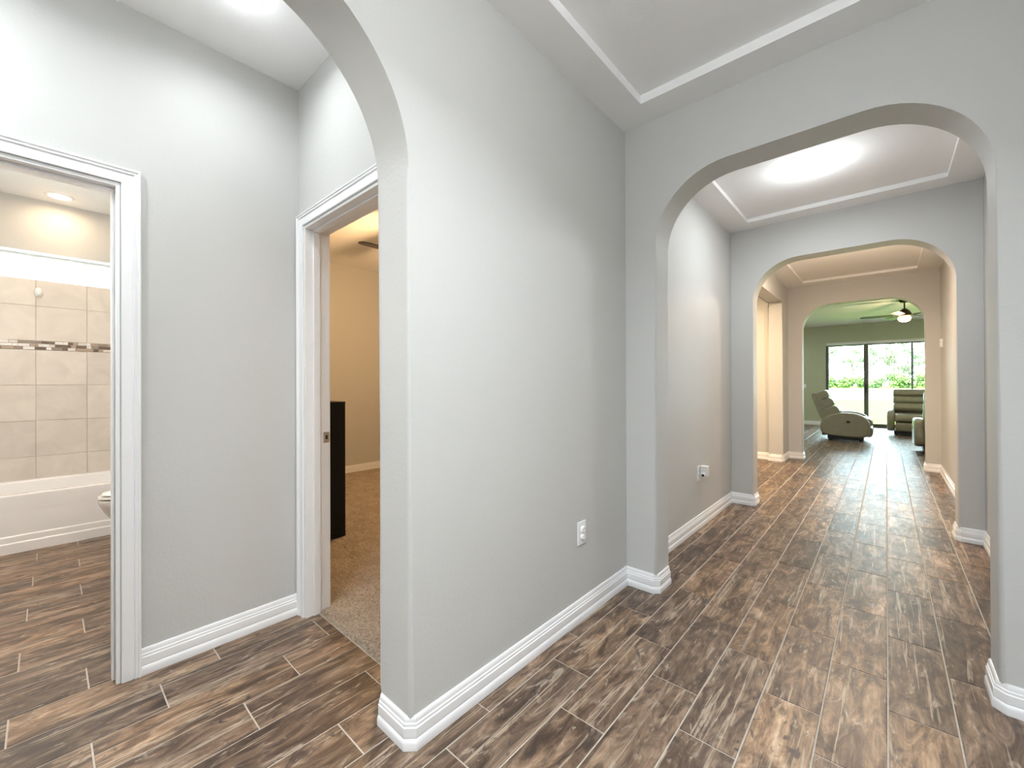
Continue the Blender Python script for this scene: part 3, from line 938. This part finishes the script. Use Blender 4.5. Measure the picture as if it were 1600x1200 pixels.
# unseen vanity light on the bathroom end wall, added as frontal fill
vl = tag(empty('added_vanity_light', (-3.55, -0.75, 2.05)), 'added unseen three globe vanity light on the bathroom end wall', 'wall light')
box('backplate', -0.35, 0.35, 0.0, 0.03, -0.05, 0.05, 'nickel', vl, 0.006)
for k in (-1, 0, 1):
    bm = bmesh.new()
    tube(bm, [(k * 0.25, 0.03, 0.0), (k * 0.25, 0.09, 0.0), (k * 0.25, 0.10, -0.03)], 0.008, 8)
    ar_ = link_bm('arm', bm, 'nickel', vl, 40)
    bm = bmesh.new()
    lathe(bm, [(0.0, -0.03), (0.03, -0.032), (0.06, -0.07), (0.062, -0.10), (0.04, -0.14), (0.0, -0.15)], k * 0.25, 0.10, 20)
    link_bm('globe', bm, 'ledwarm', ar_, 50)
    pd = bpy.data.lights.new('globe_lamp', 'POINT')
    pd.energy = 9
    pd.color = SOFT
    pd.shadow_soft_size = 0.06
    po = bpy.data.objects.new('globe_lamp', pd)
    COL.objects.link(po)
    po.parent = vl
    po.location = (k * 0.25, 0.10, -0.23)

# ================================================================= BEDROOM CHEST
chx1 = -3.272
ch = tag(empty('chest_of_drawers', (chx1 - 0.45, 1.36, 0.016)), 'plain black chest standing on the bedroom carpet', 'chest')
def cpart(name, x0, x1, y0, y1, z0, z1, mat='black', parent=None, bev=0.003):
    o = box(name, x0, x1, y0, y1, z0, z1, mat, None, bev)
    o.parent = parent or ch
    return o
cpart('body', -0.45, 0.45, -0.275, 0.281, 0.05, 1.07)
cpart('top_panel', -0.45, 0.45, -0.275, 0.281, 1.0703, 1.09, bev=0.0005)
cpart('plinth', -0.45, 0.45, -0.275, 0.281, 0.0, 0.0498)
for k in range(4):
    d = cpart('drawer_front', -0.43, 0.43, 0.2812, 0.286, 0.07 + k * 0.25, 0.31 + k * 0.25, bev=0.001)
    box('pull', -0.12, 0.12, 0.286, 0.290, 0.28 + k * 0.25, 0.29 + k * 0.25, 'dark', d, 0.001)

# ================================================================= WALL DEVICES
# outlet with two round safety caps, on the left wall (+X face)
o1 = tag(empty('wall_outlet', (XL, 1.907, 0.457)), 'white wall outlet fitted with two round safety caps', 'outlet')
box('cover_plate', 0.0, 0.008, -0.040, 0.040, -0.061, 0.061, 'trim', o1, 0.004)
for s in (-1, 1):
    bm = bmesh.new()
    lathe(bm, [(0.0, 0.0), (0.0175, 0.0), (0.0175, 0.009), (0.015, 0.013), (0.007, 0.013), (0.006, 0.010), (0.0, 0.010)], 0, 0, 22)
    bmesh.ops.rotate(bm, verts=bm.verts, cent=(0, 0, 0), matrix=Matrix.Rotation(math.radians(90), 3, 'Y'))
    bmesh.ops.translate(bm, verts=bm.verts, vec=(0.008, 0, s * 0.0195))
    link_bm('safety_cap', bm, 'plastic', o1, 40)
o2 = tag(empty('wall_outlet', (XL, 3.775, 0.470)), 'white wall outlet behind the plug-in unit between two arches', 'outlet')
box('cover_plate', 0.0, 0.006, -0.040, 0.040, -0.064, 0.064, 'trim', o2, 0.0025)
for s in (-1, 1):
    f = box('receptacle', 0.006, 0.008, -0.016, 0.016, s * 0.0195 - 0.014, s * 0.0195 + 0.014, 'plastic', o2, 0.0008)
    for yy in (-0.006, 0.006):
        box('slot', 0.008, 0.0083, yy - 0.001, yy + 0.001, s * 0.0195 - 0.002, s * 0.0195 + 0.007, 'dark', f)
pl = tag(empty('plug_in_unit', (XL + 0.0085, 3.825, 0.47)), 'white plug-in unit with a dark opening in the corridor outlet', 'plug')
bm = bmesh.new(); add_box(bm, 0.0, 0.058, -0.033, 0.033, -0.03, 0.048, 0.008, 3); link_bm('housing', bm, 'plastic', pl, 40)
bm = bmesh.new(); loft(bm, [rrect(0.029, 0, 0.029, 0.033, 0.01, 0.0482), rrect(0.029, 0, 0.030, 0.034, 0.01, 0.050), rrect(0.029, 0, 0.030, 0.034, 0.01, 0.058), rrect(0.029, 0, 0.027, 0.031, 0.01, 0.060)]); link_bm('top_cap', bm, 'trim', pl, 40)
bm = bmesh.new(); tube(bm, [(0.03, -0.02, -0.012), (0.03, -0.052, -0.014)], [0.020, 0.017], 18); nb = link_bm('nozzle', bm, 'plastic', pl, 40)
bm = bmesh.new(); tube(bm, [(0.03, -0.0521, -0.014), (0.03, -0.0535, -0.014)], [0.011, 0.011], 18); link_bm('opening', bm, 'dark', nb, 40)

th = tag(empty('thermostat', (XR, 8.0, 1.765)), 'small white thermostat on the right inner hall wall', 'thermostat')
box('backplate', -0.006, 0.0, -0.055, 0.055, -0.06, 0.06, 'plastic', th, 0.002)
bd = box('cover', -0.028, -0.006, -0.05, 0.05, -0.055, 0.055, 'plastic', th, 0.006, 3)
box('display', -0.0287, -0.0281, -0.025, 0.025, 0.005, 0.03, plain('grey_lcd', (0.35, 0.38, 0.36), 0.3), bd)

sw = tag(empty('light_switch', (-1.835, YL, 1.145)), 'white rocker switch plate on the living room wall', 'light switch')
box('switch_plate', -0.058, 0.058, -0.006, 0.0, -0.06, 0.06, 'plastic', sw, 0.002)
for s in (-1, 1):
    box('rocker', s * 0.023 - 0.016, s * 0.023 + 0.016, -0.011, -0.006, -0.033, 0.033, 'trim', sw, 0.0015)

# ================================================================= RECLINERS
def make_recliner():
    t = empty('recliner')
    arm = smooth_poly([(-0.42, 0.17), (-0.415, 0.40), (-0.33, 0.515), (-0.18, 0.585), (0.02, 0.61), (0.22, 0.59), (0.36, 0.51), (0.415, 0.38), (0.40, 0.20), (0.35, 0.095), (0.05, 0.09), (-0.28, 0.11)], 2)
    for s in (-1, 1):
        bm = bmesh.new()
        pillow(bm, arm, 0.285 if s > 0 else -0.425, 0.425 if s > 0 else -0.285, 0.055, 6, 0.13)
        a = link_bm('arm', bm, 'leather', t, 60)
        bm = bmesh.new()
        lathe(bm, [(0.0, -0.004), (0.03, -0.004), (0.034, 0.0), (0.03, 0.004), (0.0, 0.004)], 0, 0, 20)
        bmesh.ops.scale(bm, verts=bm.verts, vec=(1.0, 0.85, 1))
        bmesh.ops.rotate(bm, verts=bm.verts, cent=(0, 0, 0), matrix=Matrix.Rotation(math.radians(90), 3, 'X'))
        bmesh.ops.translate(bm, verts=bm.verts, vec=(0.06, s * 0.426, 0.415))
        link_bm('control_button', bm, 'dark', a, 40)
    # back shell
    bm = bmesh.new()
    sh = smooth_poly([(-0.60, 0.98), (-0.56, 1.01), (-0.46, 1.0), (-0.20, 0.50), (-0.22, 0.40), (-0.36, 0.38), (-0.42, 0.45)], 2)
    pillow(bm, sh, -0.30, 0.30, 0.03, 4, 0.06)
    link_bm('back_shell', bm, 'leather', t, 60)
    for s in (-1, 1):
        bm = bmesh.new()
        tube(bm, [(-0.575, s * 0.287, 0.985), (-0.50, s * 0.299, 0.94), (-0.40, s * 0.301, 0.70), (-0.33, s * 0.301, 0.52)], 0.008, 8)
        link_bm('piping', bm, 'leather', t, 60)
    # three channelled rolls up the back
    for k, (px, pz, th_, hh) in enumerate(((-0.395, 0.965, 0.125, 0.098), (-0.30, 0.795, 0.120, 0.092), (-0.205, 0.63, 0.115, 0.098))):
        bm = bmesh.new()
        pr = []
        for q in range(20):
            a = 2 * math.pi * q / 20
            c_, s_ = math.cos(a), math.sin(a)
            u = th_ * math.copysign(abs(c_) ** 0.75, c_)
            v = hh * math.copysign(abs(s_) ** 0.7, s_)
            ang = math.radians(28)
            pr.append((px + u * math.cos(ang) - v * math.sin(ang), pz + u * math.sin(ang) + v * math.cos(ang)))
        pillow(bm, pr, -0.305, 0.305, 0.05, 6, 0.30)
        rl = link_bm('back_cushion', bm, 'leather', t, 60)
        for sy in (-0.09, 0.09):
            bm = bmesh.new()
            cxx = sum(p_[0] for p_ in pr) / 20
            czz = sum(p_[1] for p_ in pr) / 20
            ring = [(cxx + (p_[0] - cxx) * 1.004, sy, czz + (p_[1] - czz) * 1.004) for p_ in pr]
            loft(bm, [[(a_, b_ - 0.004, c_) for a_, b_, c_ in ring], [(a_, b_ + 0.004, c_) for a_, b_, c_ in ring]])
            link_bm('seam', bm, 'leatherdark', rl, 60)
    bm = bmesh.new()
    pillow(bm, smooth_poly([(-0.22, 0.32), (-0.22, 0.49), (0.0, 0.50), (0.30, 0.515), (0.43, 0.48), (0.455, 0.40), (0.43, 0.32), (0.1, 0.30)], 2), -0.282, 0.282, 0.05, 6, 0.12)
    link_bm('seat', bm, 'leather', t, 60)
    bm = bmesh.new()
    pillow(bm, smooth_poly([(0.30, 0.11), (0.30, 0.30), (0.42, 0.315), (0.455, 0.28), (0.45, 0.16), (0.42, 0.10)], 2), -0.28, 0.28, 0.04, 6, 0.12)
    link_bm('footrest', bm, 'leather', t, 60)
    bm = bmesh.new(); add_box(bm, -0.40, -0.30, -0.27, 0.27, 0.10, 0.42, 0.01); link_bm('rear_panel', bm, 'dark', t, 40)
    bm = bmesh.new(); add_box(bm, -0.30, 0.30, -0.30, 0.30, 0.025, 0.11, 0.008); link_bm('base', bm, 'dark', t, 40)
    for x in (-0.26, 0.26):
        for y in (-0.26, 0.26):
            bm = bmesh.new(); lathe(bm, [(0.0, 0.0), (0.026, 0.0), (0.022, 0.03), (0.0, 0.03)], 0, 0, 14)
            bmesh.ops.translate(bm, verts=bm.verts, vec=(x, y, 0))
            link_bm('foot', bm, 'dark', t, 40)
    return t
rc = make_recliner()
rc.location = (-0.655, 11.72, 0)
tag(rc, 'taupe leather recliner seen side on with a round control button', 'recliner', 'living room recliners')
def drop_seams(r_):
    for c_ in list(r_.children):
        for g_ in list(c_.children):
            if g_.name.startswith('seam'):
                bpy.data.objects.remove(g_)
rc2 = copy_tree(rc)
drop_seams(rc2)
rc2.location = (0.435, 13.70, 0)
rc2.rotation_euler = (0, 0, math.radians(-90))
tag(rc2, 'taupe leather recliner with its back to the glass door', 'recliner', 'living room recliners')
rc3 = copy_tree(rc2)
rc3.location = (0.785, 10.60, 0)
rc3.rotation_euler = (0, 0, math.radians(90))
tag(rc3, 'leather recliner facing the glass door, mostly behind the arch jamb', 'recliner', 'living room recliners')

# ================================================================= GARDEN
ZG, ZW = -0.10, -0.50
bm = bmesh.new()
v = [bm.verts.new(p_) for p_ in ((-120, YL + 0.2, ZG), (120, YL + 0.2, ZG), (120, 43, ZG), (-120, 43, ZG))]
v2 = [bm.verts.new(p_) for p_ in ((120, 46.5, ZW - 0.1), (-120, 46.5, ZW - 0.1))]
bm.faces.new(v)
bm.faces.new((v[3], v[2], v2[0], v2[1]))
tag(box('driveway', -30, 30, -30, YL + 0.19, ZG - 0.3, ZG - 0.11, 'concrete'), 'plain concrete ground around the house', 'driveway', kind='structure')
tag(link_bm('lawn', bm, 'grass'), 'sunlit green lawn outside the glass door', 'lawn', kind='stuff')
bm = bmesh.new()
bm.faces.new([bm.verts.new(p_) for p_ in ((-200, 44, ZW), (200, 44, ZW), (200, 152, ZW), (-200, 152, ZW))])
tag(link_bm('pond', bm, 'water'), 'pale pond beyond the lawn', 'pond', kind='stuff')
bm = bmesh.new()
v = [bm.verts.new(p_) for p_ in ((-250, 148, ZW - 0.1), (250, 148, ZW - 0.1), (250, 152, -0.35), (-250, 152, -0.35), (250, 300, -0.35), (-250, 300, -0.35))]
bm.faces.new(v[:4])
bm.faces.new((v[3], v[2], v[4], v[5]))
tag(link_bm('far_bank', bm, 'grass'), 'grassy far bank of the pond', 'ground', kind='stuff')
tag(box('patio_slab', SLD[0] - 0.6, SLD[1] + 0.6, YL + 0.21, YL + 1.1, ZG - 0.05, -0.03, 'concrete'), 'narrow concrete slab outside the sliding door', 'patio', kind='structure')

def leaves(bm, blobs, count, size, rg):
    tot = sum(b[3] ** 2 for b in blobs)
    for bx, by, bz, br, fl in blobs:
        for _ in range(int(count * br ** 2 / tot)):
            d = Vector((rg.gauss(0, 1), rg.gauss(0, 1), rg.gauss(0, 1))).normalized()
            rr = br * (rg.random() ** 0.55)
            c_ = Vector((bx + d.x * rr, by + d.y * rr, bz + d.z * rr * fl))
            if c_.z < 0.05: c_.z = 0.05 + rg.random() * 0.3
            n_ = (d + Vector((rg.gauss(0, .6), rg.gauss(0, .6), rg.gauss(0, .6)))).normalized()
            u = n_.orthogonal().normalized()
            w_ = n_.cross(u)
            s = size * rg.uniform(0.6, 1.3)
            bm.faces.new([bm.verts.new(c_ + u * s), bm.verts.new(c_ + w_ * s * 0.6), bm.verts.new(c_ - u * s), bm.verts.new(c_ - w_ * s * 0.6)])

def tree(x, y, hgt, wid, seed, dens):
    rg = random.Random(seed)
    t = tag(empty('broadleaf_tree', (x, y, -0.34)), 'tall loose leafy tree on the far bank of the pond', 'tree', 'trees across the pond')
    bm = bmesh.new()
    tube(bm, [(0, 0, -0.3), (0.1, 0, hgt * 0.3), (-0.1, 0.1, hgt * 0.6), (0, 0, hgt * 0.85)], [0.35, 0.28, 0.18, 0.05], 8)
    blobs = []
    for k in range(16):
        a = rg.random() * 6.28
        z0 = hgt * rg.uniform(0.14, 0.58)
        r_ = wid * rg.uniform(0.25, 0.8)
        z1 = z0 + hgt * rg.uniform(0.1, 0.35)
        tube(bm, [(0, 0, z0), (r_ * 0.5 * math.cos(a), r_ * 0.5 * math.sin(a), z0 * 0.4 + z1 * 0.6), (r_ * math.cos(a), r_ * math.sin(a), z1)], [0.12, 0.08, 0.03], 5)
        blobs.append((r_ * math.cos(a), r_ * math.sin(a), z1, wid * rg.uniform(0.30, 0.52), 0.9))
    blobs.append((0, 0, hgt * 0.85, wid * 0.4, 0.8))
    link_bm('trunk', bm, 'bark', t)
    bm = bmesh.new()
    leaves(bm, blobs, dens, 0.24, rg)
    link_bm('crown', bm, 'leaf', t)
    return t
for i, (x, y, hgt, wid, dens) in enumerate(((-13.2, 160, 15, 3.6, 4200), (-8.2, 176, 16.5, 3.8, 4200), (-3.6, 160, 13.5, 3.4, 3800), (1.6, 176, 17, 4.6, 6000), (4.4, 159, 12, 3.2, 3400), (9.6, 172, 13.5, 3.8, 4000),
                                           (16, 163, 13, 4.2, 3600), (-20.5, 172, 14, 4.0, 3800), (-29, 161, 12, 4.2, 3000), (25, 173, 12, 4.2, 3000))):
    tree(x, y, hgt, wid, 20 + i, dens)
for i in range(16):
    rg = random.Random(70 + i)
    x = -26 + i * 3.4 + rg.uniform(-0.5, 0.5)
    t = tag(empty('shrub', (x, 153.5 + rg.uniform(-0.8, 0.8), -0.34)), 'rounded green shrub in the row along the far pond bank', 'shrub', 'shrubs along the pond bank')
    bm = bmesh.new()
    hh = rg.uniform(2.6, 3.8)
    for k in range(5):
        a = rg.random() * 6.28
        tube(bm, [(0, 0, -0.3), (math.cos(a) * 0.8, math.sin(a) * 0.8, hh * 0.9)], [0.08, 0.03], 5)
    link_bm('stems', bm, 'bark', t)
    bm = bmesh.new()
    leaves(bm, [(rg.uniform(-1.3, 1.3), rg.uniform(-.5, .5), hh * rg.uniform(0.25, 0.9), rg.uniform(0.9, 1.45), 0.95) for _ in range(9)], 1900, 0.26, rg)
    link_bm('foliage', bm, 'shrubleaf', t)

# ================================================================= FLOOR AND ITS TILES
bm = bmesh.new()
for x0, x1, y0, y1 in ((XO - 0.15, 3.3, -2.1, YL + 0.2),):
    add_box(bm, x0, x1, y0, y1, -0.2, -0.0025)
floor = tag(link_bm('floor', bm, 'grout'), 'wood look porcelain plank floor with pale grout', 'floor', kind='structure')
PW, PL, G = 0.188, 0.627, 0.0055
def regions(x0, x1, y0, y1):
    """clip a plank to the tiled rooms; returns its visible rectangle or None"""
    if x1 <= XL - T + 0.05:
        if x1 < -4.80: return None
        if y1 <= 1.01 and y1 > -0.75 or (y0 < 1.0 and y1 > -0.75):
            lim = (YV + 0.068) if x0 > XV - 0.1 else YV + 0.05
            y1c = min(y1, lim)
            return (x0, x1, y0, y1c) if y1c - y0 > 0.02 else None
        if x0 > -3.6 and y1 > 5.2 and y0 < 7.9: return (x0, x1, y0, y1)
    elif x0 < XR and y0 < Y3 + T and y1 > -1.9:
        return (x0, x1, y0, y1)
    if y1 > Y3 + 0.05 and x1 > -3.5 and x0 < 3.2 and y0 < YL + 0.1:
        y1c = min(y1, YL + 0.1)
        return (x0, x1, y0, y1c) if y1c - y0 > 0.02 else None
    return None
planks = []
for i in range(-26, 17):
    off = (0.269 - i * 0.2135) % PL
    k = -5
    while True:
        y0 = off + k * PL
        if y0 > YL + 0.1: break
        r_ = regions(i * PW, (i + 1) * PW, y0, y0 + PL)
        if r_: planks.append(r_)
        k += 1
bpy.context.view_layer.update()
dg = bpy.context.evaluated_depsgraph_get()
cpos = Vector((0, 0, CAMH))
def pix(p_):
    d = Vector(p_) - cpos
    z = d.dot(Fv)
    if z < 0.05: return None
    return (CXP + FPX * d.dot(R2) / z, CYP - FPX * d.dot(U2) / z)
def score(r_):
    x0, x1, y0, y1 = r_
    vis = 0
    for fx_ in (0.1, 0.5, 0.9):
        for fy_ in (0.05, 0.35, 0.65, 0.95):
            P_ = Vector((x0 + (x1 - x0) * fx_, y0 + (y1 - y0) * fy_, 0.001))
            q = pix(P_)
            if q is None or not (0 <= q[0] <= 1600 and 0 <= q[1] <= 1200): continue
            d = P_ - cpos
            hit = scene.ray_cast(dg, cpos, d.normalized(), distance=d.length - 0.01)
            if not hit[0]: vis += 1
    if not vis: return 0
    d = Vector(((x0 + x1) / 2, (y0 + y1) / 2, 0)) - cpos
    return vis / 12 * (x1 - x0) * (y1 - y0) * abs(d.z) / d.length ** 3
scored = sorted(((score(r_), r_) for r_ in planks), key=lambda s: -s[0])
def plank_mesh(bm, x0, x1, y0, y1):
    g, b = G / 2, 0.0016
    lo = [bm.verts.new((x, y, -0.010)) for x, y in ((x0 + g, y0 + g), (x1 - g, y0 + g), (x1 - g, y1 - g), (x0 + g, y1 - g))]
    md = [bm.verts.new((v_.co.x, v_.co.y, -b * 0.6)) for v_ in lo]
    tp = [bm.verts.new((x, y, 0)) for x, y in ((x0 + g + b, y0 + g + b), (x1 - g - b, y0 + g + b), (x1 - g - b, y1 - g - b), (x0 + g + b, y1 - g - b))]
    for a_, b_ in ((lo, md), (md, tp)):
        for k in range(4):
            bm.faces.new((a_[k], a_[(k + 1) % 4], b_[(k + 1) % 4], b_[k]))
    bm.faces.new(tp)
cache = {}
rest = bmesh.new()
for n_, (s, (x0, x1, y0, y1)) in enumerate(scored):
    if s > 0 and n_ < 300:
        key = round(y1 - y0, 3)
        if key not in cache:
            b2 = bmesh.new()
            plank_mesh(b2, -PW / 2, PW / 2, 0, y1 - y0)
            o = link_bm('floor_tile', b2, 'tile', floor)
            cache[key] = o.data
        else:
            o = bpy.data.objects.new('floor_tile', cache[key])
            COL.objects.link(o)
            o.parent = floor
        o.location = ((x0 + x1) / 2, y0, 0)
    else:
        plank_mesh(rest, x0, x1, y0, y1)
ro = link_bm('remaining_floor_tiles', rest, 'tile', floor)
ro['kind'] = 'stuff'
